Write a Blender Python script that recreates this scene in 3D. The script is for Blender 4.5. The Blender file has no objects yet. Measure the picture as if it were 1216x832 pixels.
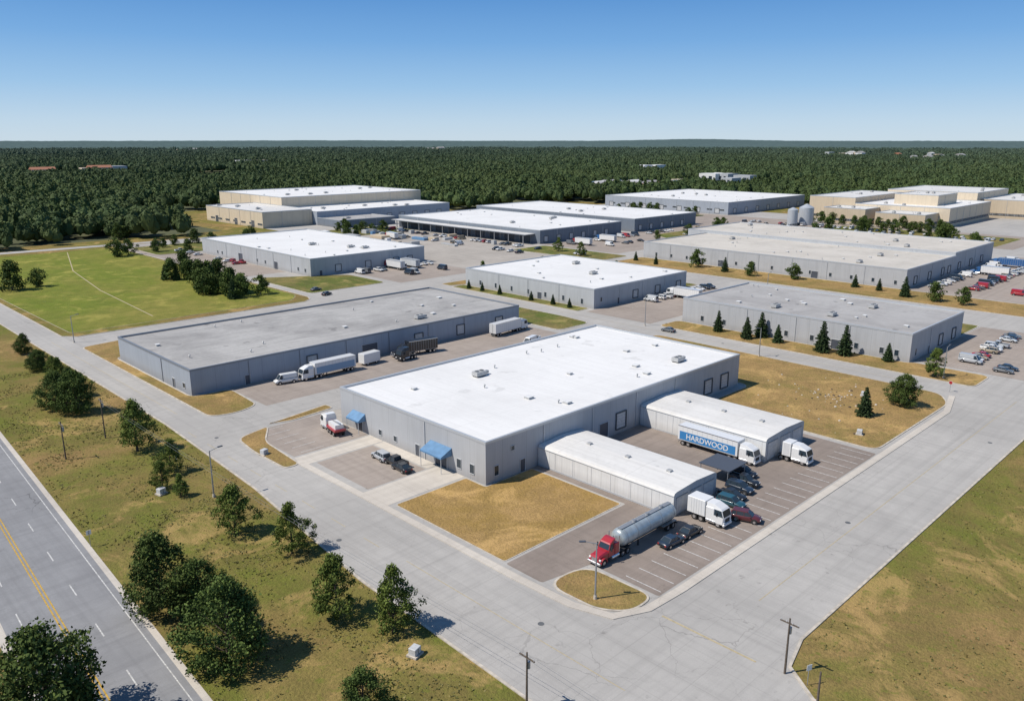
import bpy, math, random, bmesh
import numpy as np
from mathutils import Vector, Matrix, noise
scn=bpy.context.scene
# ------------------------------------------------------------ materials
MATS={}
def nt(name):
    m=bpy.data.materials.new(name);m.use_nodes=True
    t=m.node_tree;b=t.nodes['Principled BSDF'];return m,t,b
def N(t,ty,**kw):
    n=t.nodes.new(ty)
    for k,v in kw.items():
        if k in n.inputs.keys(): n.inputs[k].default_value=v
        else: setattr(n,k,v)
    return n
def mixc(t,f,a,b,mode='MIX'):
    n=t.nodes.new('ShaderNodeMix');n.data_type='RGBA';n.blend_type=mode
    for i,v in ((0,f),(6,a),(7,b)):
        if isinstance(v,bpy.types.NodeSocket): t.links.new(v,n.inputs[i])
        elif i==0: n.inputs[0].default_value=v
        else: n.inputs[i].default_value=(*v,1) if len(v)==3 else v
    return n.outputs[2]
def math_(t,op,a,b=None,c=None,clamp=False):
    n=t.nodes.new('ShaderNodeMath');n.operation=op;n.use_clamp=clamp
    for i,v in enumerate((a,b,c)):
        if v is None: continue
        if isinstance(v,bpy.types.NodeSocket): t.links.new(v,n.inputs[i])
        else: n.inputs[i].default_value=v
    return n.outputs[0]
def coords(t): return t.nodes.new('ShaderNodeTexCoord').outputs['Object']
def maprange(t,v,lo,hi):
    r=t.nodes.new('ShaderNodeMapRange');r.inputs[1].default_value=lo;r.inputs[2].default_value=hi
    t.links.new(v,r.inputs[0]);return r.outputs[0]
def noise_(t,co,scale,detail=4,rough=.55,lo=.35,hi=.65,dist=0):
    n=N(t,'ShaderNodeTexNoise',Scale=scale,Detail=detail,Roughness=rough,Distortion=dist);t.links.new(co,n.inputs['Vector'])
    return maprange(t,n.outputs[0],lo,hi)
def scaled(t,co,sc,rz=0):
    n=t.nodes.new('ShaderNodeMapping');n.inputs['Scale'].default_value=sc;n.inputs['Rotation'].default_value=(0,0,rz);t.links.new(co,n.inputs[0]);return n.outputs[0]
def bump(t,b,h,strength=.3,dist=.1):
    n=t.nodes.new('ShaderNodeBump');n.inputs['Strength'].default_value=strength;n.inputs['Distance'].default_value=dist
    t.links.new(h,n.inputs['Height']);t.links.new(n.outputs[0],b.inputs['Normal'])
def plain(name,col,rough=.5,metal=0,var=.0,scale=2.,coat=0):
    if name in MATS: return MATS[name]
    m,t,b=nt(name);b.inputs['Roughness'].default_value=rough;b.inputs['Metallic'].default_value=metal
    b.inputs['Coat Weight'].default_value=coat
    if var>0:
        co=coords(t);f=noise_(t,co,scale)
        t.links.new(mixc(t,f,col,tuple(c*(1-var) for c in col)),b.inputs['Base Color'])
    else: b.inputs['Base Color'].default_value=(*col,1)
    MATS[name]=m;return m
def grass(name,green,tan,dark,bal=.5,big=.02,mow=0):
    m,t,b=nt(name);co=coords(t)
    f1=noise_(t,co,big,5,.7,bal-.08,bal+.08,.7);f2=noise_(t,co,.16,5,.72,.42,.62,.4);f3=noise_(t,co,2.2,3,.75,.3,.7)
    st=noise_(t,scaled(t,co,(.35,.03,1)),1.0,4,.65,.42,.68)
    c=mixc(t,f1,green,tan)
    c=mixc(t,math_(t,'MULTIPLY',f2,.55),c,dark)
    c=mixc(t,math_(t,'MULTIPLY',st,.25),c,tan)
    c=mixc(t,math_(t,'MULTIPLY',f3,.5),c,tuple(x*.5 for x in dark))
    f4=noise_(t,co,.07,5,.7,.54,.64,.8)
    c=mixc(t,math_(t,'MULTIPLY',f4,.6),c,tuple(min(1,x*1.3) for x in tan))
    f5=noise_(t,scaled(t,co,(1,1,1),1.0),.75,4,.75,.55,.64)
    c=mixc(t,math_(t,'MULTIPLY',f5,.6),c,tuple(x*.9 for x in green))
    if mow:
        sx=t.nodes.new('ShaderNodeSeparateXYZ');t.links.new(scaled(t,co,(1,1,1),.5),sx.inputs[0])
        w=math_(t,'SINE',math_(t,'MULTIPLY',sx.outputs[0],1.0));c=mixc(t,math_(t,'MULTIPLY',maprange(t,w,-1,1),.14),c,tuple(x*.6 for x in green))
    t.links.new(c,b.inputs['Base Color']);b.inputs['Roughness'].default_value=.95;b.inputs['Specular IOR Level'].default_value=.1
    bump(t,b,f3,.6,.2);return m
def pave(name,col,stain,jointx=0,crack=.35,jc=.75):
    m,t,b=nt(name);co=coords(t)
    f1=noise_(t,co,.03,5,.65,.4,.62,.5);f2=noise_(t,co,.3,5,.72,.4,.68,.3);f3=noise_(t,co,6,2,.6,.3,.7)
    c=mixc(t,math_(t,'MULTIPLY',f1,.6),col,stain);c=mixc(t,math_(t,'MULTIPLY',f2,.4),c,stain)
    c=mixc(t,math_(t,'MULTIPLY',f3,.15),c,tuple(x*.6 for x in stain))
    for s in ((.7,.015,1),(.015,.7,1)):
        st=noise_(t,scaled(t,co,s),1.,4,.65,.48,.72);c=mixc(t,math_(t,'MULTIPLY',st,.32),c,tuple(x*.72 for x in stain))
    oil=noise_(t,co,.55,3,.6,.66,.76);c=mixc(t,math_(t,'MULTIPLY',oil,.45),c,tuple(x*.45 for x in stain))
    nz=N(t,'ShaderNodeTexNoise',Scale=.5,Detail=4);t.links.new(co,nz.inputs['Vector'])
    ad=t.nodes.new('ShaderNodeVectorMath');ad.operation='MULTIPLY_ADD'
    t.links.new(nz.outputs['Color'],ad.inputs[0]);ad.inputs[1].default_value=(3,3,0);t.links.new(co,ad.inputs[2])
    v=N(t,'ShaderNodeTexVoronoi',Scale=.12);v.feature='DISTANCE_TO_EDGE';t.links.new(ad.outputs[0],v.inputs['Vector'])
    k=math_(t,'LESS_THAN',v.outputs['Distance'],.005);gate=noise_(t,co,.03,2,.6,.48,.6)
    k=math_(t,'MULTIPLY',k,gate)
    c=mixc(t,math_(t,'MULTIPLY',k,crack),c,tuple(x*.4 for x in stain))
    if jointx:
        sx=t.nodes.new('ShaderNodeSeparateXYZ');t.links.new(co,sx.inputs[0])
        for o in (0,1):
            fr=math_(t,'FRACT',math_(t,'DIVIDE',sx.outputs[o],jointx));l=math_(t,'LESS_THAN',fr,.09/jointx)
            c=mixc(t,math_(t,'MULTIPLY',l,.3),c,tuple(x*jc for x in stain))
    t.links.new(c,b.inputs['Base Color']);b.inputs['Roughness'].default_value=.9;b.inputs['Specular IOR Level'].default_value=.2
    bump(t,b,f3,.2,.02);return m
def wallm(name,col,pitch=6):
    m,t,b=nt(name);co=coords(t);sx=t.nodes.new('ShaderNodeSeparateXYZ');t.links.new(co,sx.inputs[0])
    f1=noise_(t,co,.12,4,.6);f2=noise_(t,scaled(t,co,(.8,.8,.08)),1,4,.6,.45,.75)
    c=mixc(t,math_(t,'MULTIPLY',f1,.3),col,tuple(x*.8 for x in col));c=mixc(t,math_(t,'MULTIPLY',f2,.3),c,tuple(x*.6 for x in col))
    s=math_(t,'ADD',sx.outputs[0],sx.outputs[1])
    l=math_(t,'LESS_THAN',math_(t,'FRACT',math_(t,'DIVIDE',s,pitch)),.07/pitch)
    c=mixc(t,math_(t,'MULTIPLY',l,.5),c,tuple(x*.4 for x in col))
    l=math_(t,'LESS_THAN',math_(t,'FRACT',math_(t,'DIVIDE',s,.6)),.25)
    c=mixc(t,math_(t,'MULTIPLY',l,.07),c,tuple(x*.5 for x in col))
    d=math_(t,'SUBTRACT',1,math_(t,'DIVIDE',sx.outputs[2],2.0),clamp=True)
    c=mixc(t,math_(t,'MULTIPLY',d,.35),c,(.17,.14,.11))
    t.links.new(c,b.inputs['Base Color']);b.inputs['Roughness'].default_value=.65;return m
def roofm(name,col,stain,sm=.4,pitch=3.,streak='y'):
    m,t,b=nt(name);co=coords(t);sx=t.nodes.new('ShaderNodeSeparateXYZ');t.links.new(co,sx.inputs[0])
    f1=noise_(t,co,.05,6,.7,.42,.66,.5);f2=noise_(t,scaled(t,co,(.04,.9,1) if streak=='x' else (.9,.04,1)),1,4,.6,.45,.75);f3=noise_(t,co,1.3,4,.7,.5,.75)
    c=mixc(t,math_(t,'MULTIPLY',f1,sm),col,stain);c=mixc(t,math_(t,'MULTIPLY',f2,sm*.7),c,stain);c=mixc(t,math_(t,'MULTIPLY',f3,sm*.4),c,tuple(x*.7 for x in stain))
    l=math_(t,'LESS_THAN',math_(t,'FRACT',math_(t,'DIVIDE',sx.outputs[1 if streak=='x' else 0],pitch)),.045)
    c=mixc(t,math_(t,'MULTIPLY',l,.35),c,stain)
    l=math_(t,'LESS_THAN',math_(t,'FRACT',math_(t,'DIVIDE',sx.outputs[0 if streak=='x' else 1],pitch*5)),.01)
    c=mixc(t,math_(t,'MULTIPLY',l,.4),c,stain)
    f4=noise_(t,co,.22,3,.5,.66,.72);c=mixc(t,math_(t,'MULTIPLY',f4,sm*.9),c,tuple(x*.75 for x in stain))
    t.links.new(c,b.inputs['Base Color']);b.inputs['Roughness'].default_value=.7;return m
HAZE_PAINT=(.085,.125,.135)  # bluish aerial haze, painted into the far forest base colours
def leafm(name,dark,light,haze=False):
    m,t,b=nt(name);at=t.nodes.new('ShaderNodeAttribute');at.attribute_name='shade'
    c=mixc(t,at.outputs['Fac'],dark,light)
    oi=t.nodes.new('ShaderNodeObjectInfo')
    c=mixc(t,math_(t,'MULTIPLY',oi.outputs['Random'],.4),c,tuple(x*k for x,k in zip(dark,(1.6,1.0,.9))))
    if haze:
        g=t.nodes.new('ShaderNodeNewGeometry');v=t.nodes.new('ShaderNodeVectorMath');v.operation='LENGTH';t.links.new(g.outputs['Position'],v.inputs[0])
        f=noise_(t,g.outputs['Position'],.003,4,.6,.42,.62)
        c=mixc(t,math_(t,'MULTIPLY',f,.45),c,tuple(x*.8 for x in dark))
        c=mixc(t,math_(t,'MULTIPLY',maprange(t,v.outputs['Value'],900,6500),.85),c,HAZE_PAINT)  # haze mixed into leaf colour by distance from origin, no volume
    t.links.new(c,b.inputs['Base Color']);b.inputs['Roughness'].default_value=.75;b.inputs['Specular IOR Level'].default_value=.15
    return m
M={}
M['ground']=grass('dry_grass_ground',(.165,.185,.034),(.35,.23,.095),(.16,.12,.045),.51,.017)
M['brown']=grass('brown_grass',(.25,.205,.062),(.42,.275,.112),(.22,.15,.065),.46,.05)
M['lawn']=grass('lawn_straw',(.35,.23,.072),(.45,.29,.118),(.27,.18,.072),.5,.08)
M['field']=grass('field_grass',(.19,.235,.034),(.31,.27,.07),(.12,.15,.028),.52,.012,1)
M['green']=grass('green_grass',(.13,.17,.035),(.30,.23,.09),(.10,.10,.04),.54,.04)
M['road']=pave('road_concrete',(.45,.43,.40),(.335,.32,.30),4.5)
M['yard']=pave('yard_concrete',(.46,.42,.37),(.32,.29,.255),6)
M['lot']=pave('parking_asphalt',(.31,.26,.225),(.20,.165,.14),0)
M['lot2']=pave('truck_court',(.385,.33,.285),(.26,.22,.19),5)
M['walk']=pave('sidewalk_concrete',(.60,.55,.48),(.46,.415,.36),2,.2)
M['hwy']=pave('highway_asphalt',(.285,.285,.29),(.20,.20,.205),0,.7)
M['kerb']=plain('kerb_concrete',(.57,.51,.43),.9,0,.35,1.)
M['white_line']=plain('white_road_paint',(.66,.65,.62),.7,0,.45,3.)
M['yellow_line']=plain('yellow_road_paint',(.60,.37,.05),.7,0,.4,3.)
M['faded']=plain('faded_yellow_paint',(.47,.39,.24),.8,0,.25,2.)
M['r_white']=roofm('white_membrane_roof',(.74,.73,.71),(.56,.55,.53),.35)
M['r_white2']=roofm('white_membrane_roof_aged',(.67,.655,.625),(.47,.455,.43),.5)
M['r_gray']=roofm('gray_stained_roof',(.43,.415,.39),(.24,.228,.215),.8,4,'x')
M['r_gray2']=roofm('gray_roof',(.42,.405,.385),(.27,.255,.24),.7)
M['r_cream']=roofm('cream_roof',(.60,.555,.485),(.41,.375,.32),.6)
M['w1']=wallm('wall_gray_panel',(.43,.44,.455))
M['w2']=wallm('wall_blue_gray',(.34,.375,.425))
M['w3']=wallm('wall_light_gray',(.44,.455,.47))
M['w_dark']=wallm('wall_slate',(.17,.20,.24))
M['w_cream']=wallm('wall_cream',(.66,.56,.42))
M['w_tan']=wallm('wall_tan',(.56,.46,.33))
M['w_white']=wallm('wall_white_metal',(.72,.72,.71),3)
M['coping']=plain('metal_coping',(.50,.52,.54),.4,.3)
M['coping_d']=plain('metal_coping_dark',(.22,.24,.27),.4,.3)
M['glass']=plain('window_glass',(.03,.045,.06),.08)
M['frame']=plain('window_frame',(.5,.51,.52),.5)
M['door']=plain('roller_door',(.55,.56,.57),.5,0,.2,2.)
M['seal']=plain('dock_seal',(.11,.115,.12),.8)
M['door_d']=plain('dark_door',(.07,.08,.10),.5)
M['awning']=plain('blue_awning',(.12,.25,.42),.6,0,.2,1.)
M['hvac']=plain('hvac_metal',(.50,.50,.49),.5,.2,.2,2.)
M['dark']=plain('dark_void',(.025,.027,.03),.7)
M['black']=plain('rubber_black',(.02,.02,.02),.8)
M['chrome']=plain('bright_metal',(.65,.67,.7),.25,.9)
M['steel']=plain('galvanised_steel',(.35,.36,.37),.5,.5)
M['wood']=plain('weathered_wood',(.14,.11,.085),.9,0,.4,3.)
M['bark']=plain('tree_bark',(.10,.075,.055),.95,0,.4,5.)
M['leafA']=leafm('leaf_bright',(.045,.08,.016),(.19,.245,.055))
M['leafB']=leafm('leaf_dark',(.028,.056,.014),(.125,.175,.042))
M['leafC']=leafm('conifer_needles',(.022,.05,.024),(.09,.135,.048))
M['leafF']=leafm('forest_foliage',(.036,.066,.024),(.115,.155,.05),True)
M['lamp_r']=plain('tail_light',(.35,.02,.02),.3)
M['lamp_w']=plain('head_light',(.8,.8,.78),.2)
def paint(name,col): return plain('paint_'+name,col,.3,0,0,1,.6)
# ------------------------------------------------------------ mesh builder
class MB:
    def __init__(s): s.v=[];s.f=[];s.m=[];s.sm=[];s.mats=[]
    def mi(s,m):
        if m not in s.mats: s.mats.append(m)
        return s.mats.index(m)
    def add(s,vs,fs,m,smooth=False):
        o=len(s.v);s.v+=[tuple(p) for p in vs];k=s.mi(m)
        for f in fs: s.f.append(tuple(i+o for i in f));s.m.append(k);s.sm.append(smooth)
    def box(s,x0,x1,y0,y1,z0,z1,m,top=None):
        vs=[(x0,y0,z0),(x1,y0,z0),(x1,y1,z0),(x0,y1,z0),(x0,y0,z1),(x1,y0,z1),(x1,y1,z1),(x0,y1,z1)]
        s.add(vs,[(0,3,2,1),(0,1,5,4),(1,2,6,5),(2,3,7,6),(3,0,4,7)],m);s.add(vs[4:],[(0,1,2,3)],top or m)
    def cbox(s,x0,x1,y0,y1,z0,z1,m,c=.06):
        s.loft([(z0,(x0+c,x1-c,y0+c,y1-c)),(z0+c,(x0,x1,y0,y1)),(z1-c,(x0,x1,y0,y1)),(z1,(x0+c,x1-c,y0+c,y1-c))],m,c)
    def loft(s,secs,m,c=.06):
        rings=[]
        for z,(a,b,d,e) in secs:
            rings.append([(a+c,d,z),(b-c,d,z),(b,d+c,z),(b,e-c,z),(b-c,e,z),(a+c,e,z),(a,e-c,z),(a,d+c,z)])
        s.rings(rings,m)
    def rings(s,rings,m,smooth=False,cap=True):
        n=len(rings[0]);vs=[p for r in rings for p in r];fs=[]
        for i in range(len(rings)-1):
            for j in range(n): fs.append((i*n+j,i*n+(j+1)%n,(i+1)*n+(j+1)%n,(i+1)*n+j))
        s.add(vs,fs,m,smooth)
        if cap:
            s.add(rings[0],[tuple(range(n))[::-1]],m);s.add(rings[-1],[tuple(range(n))],m)
    def tube(s,p0,p1,r0,r1,m,n=8,smooth=True,cap=True):
        p0=Vector(p0);p1=Vector(p1);d=(p1-p0).normalized();u=d.orthogonal().normalized();w=d.cross(u)
        rg=[[p+(u*math.cos(2*math.pi*k/n)+w*math.sin(2*math.pi*k/n))*r for k in range(n)] for p,r in ((p0,r0),(p1,r1))]
        s.rings(rg,m,smooth,cap)
    def prism(s,pts,z0,z1,m,side=None):
        n=len(pts);s.add([(x,y,z1) for x,y in pts],[tuple(range(n))],m)
        vs=[(x,y,z0) for x,y in pts]+[(x,y,z1) for x,y in pts];s.add(vs,[(i,(i+1)%n,n+(i+1)%n,n+i) for i in range(n)],side or m)
    def sheet(s,pts,z,m): s.add([(x,y,z) for x,y in pts],[tuple(range(len(pts)))],m)
    def mesh(s,name):
        me=bpy.data.meshes.new(name);me.from_pydata(s.v,[],s.f);me.polygons.foreach_set('material_index',s.m);me.polygons.foreach_set('use_smooth',s.sm)
        for m in s.mats: me.materials.append(m)
        me.update();return me
    def obj(s,name,parent=None,loc=(0,0,0),rz=0): return place(s.mesh(name),name,parent,loc,rz)
def place(me,name,parent=None,loc=(0,0,0),rz=0,sc=1):
    o=bpy.data.objects.new(name,me);scn.collection.objects.link(o);o.location=loc;o.rotation_euler=(0,0,rz);o.scale=(sc,)*3 if not isinstance(sc,tuple) else sc
    if parent: o.parent=parent
    return o
def ccw(p):
    a=sum(p[i][0]*p[(i+1)%len(p)][1]-p[(i+1)%len(p)][0]*p[i][1] for i in range(len(p)));return p if a>0 else p[::-1]
def rnd(pts,r,seg=6):
    out=[];n=len(pts)
    for i in range(n):
        p=Vector(pts[i]);a=Vector(pts[i-1]);b=Vector(pts[(i+1)%n]);da=(a-p);db=(b-p)
        k=min(r,da.length*.45,db.length*.45);s_=p+da.normalized()*k;e=p+db.normalized()*k
        for j in range(seg+1):
            t=j/seg;q=s_*(1-t)**2+p*2*t*(1-t)+e*t*t;out.append((q.x,q.y))
    return out
def inset(pts,d):
    out=[];n=len(pts)
    for i in range(n):
        p=Vector(pts[i]);a=(p-Vector(pts[i-1])).normalized();b=(Vector(pts[(i+1)%n])-p).normalized()
        na=Vector((-a.y,a.x));nb=Vector((-b.y,b.x));m=(na+nb);m=m/max(.4,m.length_squared/2) if m.length>0 else na
        q=p+m*d;out.append((q.x,q.y))
    return out
def patch(name,pts,mat,r=2.,kerb=.3,z=.13,base=0.02):
    pts=rnd(ccw(pts),r) if r>0 else ccw(pts);b=MB();b.prism(pts,base-.02,z,M['kerb']);b.sheet(inset(pts,kerb),z+.006,mat);return b.obj(name)
def rect(x0,x1,y0,y1): return [(x0,y0),(x1,y0),(x1,y1),(x0,y1)]
def strip(name,pts,w0,w1,z0,z1,mat,b=None):
    n=len(pts);L=[];Rr=[]
    for i in range(n):
        a=Vector(pts[max(0,i-1)]);c=Vector(pts[min(n-1,i+1)]);d=(c-a).normalized();nn=Vector((-d.y,d.x));p=Vector(pts[i]);L.append(p+nn*w1);Rr.append(p+nn*w0)
    own=b is None;b=b or MB()
    vs=[(p.x,p.y,z1) for p in L]+[(p.x,p.y,z1) for p in Rr]+[(p.x,p.y,z0) for p in L]+[(p.x,p.y,z0) for p in Rr];fs=[]
    for i in range(n-1):
        fs.append((n+i,n+i+1,i+1,i))
        if z1>z0: fs.append((3*n+i,3*n+i+1,n+i+1,n+i));fs.append((i,i+1,2*n+i+1,2*n+i))
    b.add(vs,fs,mat)
    if own: return b.obj(name)
# ------------------------------------------------------------ ground
b=MB();S=26000
b.sheet([(-S,-S),(S,-S),(S,S),(-S,S)],0,M['ground']);b.obj('ground')
pts=[(53,-150),(73,-150),(73,24),(74.5,30),(78,34.5),(84,36),(620,36),(830,60),(830,310),(620,310),(620,480),(430,480),(430,560),(265,560),(262,480),(156,478),(156,270),(154,265),(150,262),(72,262),(68.5,266),(68.5,620),(60,620),(60,165),(58,122),(54,84),(53,50)]
b=MB();b.sheet(pts,.02,M['road']);b.obj('road')
strip('kerb',[(53,-150),(53,50),(54,84),(58,122),(60,165),(60,620)],0,.35,0,.14,M['kerb'])
strip('kerb',[(73,-150),(73,24),(74.5,30),(78,34.5),(84,36),(620,36)],-.35,0,0,.14,M['kerb'])
strip('kerb',[(68.5,620),(68.5,266),(72,262),(150,262),(154,265),(156,270),(156,478)],0,.3,0,.14,M['kerb'])
b=MB()
for x,y in [(58,96),(64,60),(118,45),(172,40),(64,150),(205,120),(100,154)]:
    b.tube((x,y,.02),(x,y,.034),.42,.42,M['seal'],14)
b.obj('manhole_covers')
# highway
hx=lambda y,o=0:24.4+.047*y+o
hp=[(hx(y),y) for y in range(-200,760,40)]
def hstrip(name,o0,o1,z,mat,b=None,ys=None):
    pp=hp if ys is None else [(hx(ys[0]),ys[0]),(hx(ys[1]),ys[1])]
    return strip(name,pp,-o1,-o0,z,z,mat,b)
hstrip('highway',-13.2,0,.03,M['hwy']);hstrip('road_shoulder',0,.8,.035,M['walk']);hstrip('road_shoulder',-14.2,-13.2,.035,M['walk'])
b=MB();hstrip('',-.9,-.76,.045,M['white_line'],b);hstrip('',-7.95,-7.78,.045,M['yellow_line'],b);hstrip('',-7.5,-7.33,.045,M['yellow_line'],b)
for y in range(-100,700,12):
    hstrip('',-4.5,-4.34,.045,M['white_line'],b,(y+3,y+6.5));hstrip('',-11.4,-11.24,.045,M['white_line'],b,(y,y+3.5))
b.obj('highway_markings')
def sheet(name,pts,z,mat):
    b=MB();b.sheet(ccw(pts),z,mat);return b.obj(name)
sheet('parking_lot',rnd([(79.5,53.4),(150,53.4),(151.5,94.9),(88,94.9),(98.5,94),(98.5,73.5),(71,73.5),(71,66.5),(79.5,65)],.5),.035,M['lot'])
sheet('parking_lot',rect(70,86.8,130,148),.035,M['lot2']);sheet('parking_lot',rect(71.5,84,108,124.5),.035,M['lot2'])
sheet('driveway',rect(69,86.9,100.5,107.5),.035,M['walk']);sheet('sidewalk',rect(69.5,86.8,125,129.3),.04,M['walk'])
sheet('sidewalk',rect(84.4,86.9,108,124.6),.04,M['walk'])
sheet('truck_court',rect(81,180,161.5,179.8),.035,M['lot2']);sheet('yard',rect(86,172,140.3,148),.03,M['yard'])
strip('sidewalk',[(68.9,128),(69,100),(69,70),(69.4,60),(71.2,54.4),(76,52.2),(83,51.8),(150,51.9),(186,52),(199,55)],-.2,1.1,.02,.12,M['walk'])
sheet('parking_lot',rect(211,283,150.5,177.7),.03,M['lot2']);sheet('parking_lot',rect(225,283,40,73.5),.035,M['lot2'])
sheet('parking_lot',rect(335,470,60,115.5),.035,M['lot2']);sheet('parking_lot',rect(246,330,265,470),.035,M['yard']);sheet('parking_lot',rect(157,180.5,330,470),.035,M['lot2'])
sheet('parking_lot',rect(200,245,270,309),.035,M['lot2']);sheet('parking_lot',rect(500,572,120,470),.035,M['lot2']);sheet('parking_lot',rect(335,500,262,317),.035,M['lot2'])
b=MB()
for i in range(24):
    x=80.5+i*2.95
    if x<149.5: b.sheet(rect(x,x+.14,53.8,59.6),.042,M['white_line'])
for i in range(6): b.sheet(rect(72,77,131+i*3.2,131.12+i*3.2),.042,M['white_line'])
for i in range(3): b.sheet(rect(147,150.5,70+i*6,70.14+i*6),.042,M['white_line'])
for i in range(18): b.sheet(rect(227+i*3,227.12+i*3,58,64),.042,M['white_line']);b.sheet(rect(228+i*3,228.12+i*3,170,176),.042,M['white_line'])
b.obj('parking_stall_markings')
b=MB()
for x0,x1,y0,y1 in [(61.4,61.52,45,84),(88,205,43.6,43.72),(64.2,64.32,170,260),(204.4,204.52,70,250)]: b.sheet(rect(x0,x1,y0,y1),.03,M['faded'])
for i in range(8): b.sheet(rect(61+.02*i,61.12+.02*i,90+i*9,94+i*9),.03,M['faded'])
b.sheet([(76,37.5),(76.3,37.5),(76.3,50.5),(76,50.5)],.03,M['faded'])
b.obj('road_markings')
patch('lawn',[(71.2,74),(98,74),(98,94.6),(86.6,94.6),(86.6,99.8),(71.2,99.8)],M['lawn'],.6,.15,.08)
patch('grass_island',[(70.9,66),(78.8,65.4),(79,53.6),(74,53.6),(71.2,57)],M['brown'],3.5)
patch('grass_island',[(66.6,146.5),(75,149),(70,141),(69,126),(65.8,126),(65.6,138)],M['brown'],2.5)
patch('grass_verge',[(75,150),(91,152.8),(91,149.6),(80,148.4)],M['brown'],1)
patch('grass_lot',[(151.6,54),(192,54),(199,58),(200,118),(200,140),(172.5,140),(172.5,93),(152,93)],M['brown'],3)
patch('grass_lot',[(68.4,163),(74,161.4),(80,163.5),(81,179),(71.6,179.5),(71.6,228),(82,231),(82,249),(68.4,247)],M['brown'],2.5)
patch('grass_verge',[(81.5,233),(180,233),(180,246),(81.5,249)],M['green'],3)
patch('grass_verge',[(183,165),(198,165),(199.5,178),(199.5,243),(183,243)],M['green'],3)
patch('grass_verge',[(176,146),(198,146),(198,157),(176,157)],M['brown'],3)
patch('grass_verge',[(209,180),(215.6,180),(215.6,248),(209,248)],M['green'],1.5)
patch('grass_verge',[(216.5,248),(273,248),(273,256),(210,256),(210,250)],M['brown'],1.5)
patch('grass_lot',[(210,54),(223,54),(223,72.5),(221.5,74),(221.5,147),(210.5,147)],M['brown'],2.5)
patch('grass_verge',[(264,74),(284,74),(284,147),(223,147),(223,145.8),(264,145.8)],M['green'],2)
patch('grass_verge',[(309,62),(333.5,62),(333.5,245),(309,245)],M['brown'],3)
patch('grass_verge',[(278,180),(285,180),(285,248),(278,248)],M['green'],2)
patch('grass_verge',[(309,252),(332,252),(332,312),(306,312)],M['green'],3)
patch('grass_verge',[(160,275),(196,275),(196,303),(160,325)],M['green'],3)
patch('grass_verge',[(397,262),(495,262),(495,300),(420,300)],M['green'],3)
patch('grass_verge',[(505,130),(560,130),(560,240),(505,240)],M['green'],4)
patch('grass_verge',[(520,350),(560,350),(560,460),(520,460)],M['green'],4)
patch('grass_verge',[(160,425),(330,425),(330,465),(160,465)],M['green'],4)
patch('field',[(72,268),(148,268),(154.5,276),(154.5,474),(69.5,474)],M['field'],3,.1,.05)
sheet('field',[(-500,300),(22,300),(32,700),(-500,700)],.01,M['field'])
sheet('road',[(-400,510),(60,497),(104,494),(190,487),(262,482),(262,474),(190,479),(104,485),(60,488),(-400,500)],.06,M['road'])
strip('footpath',[(100,276),(104,340),(112,400),(130,470)],-.2,.2,.062,.062,M['faded'])
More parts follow.
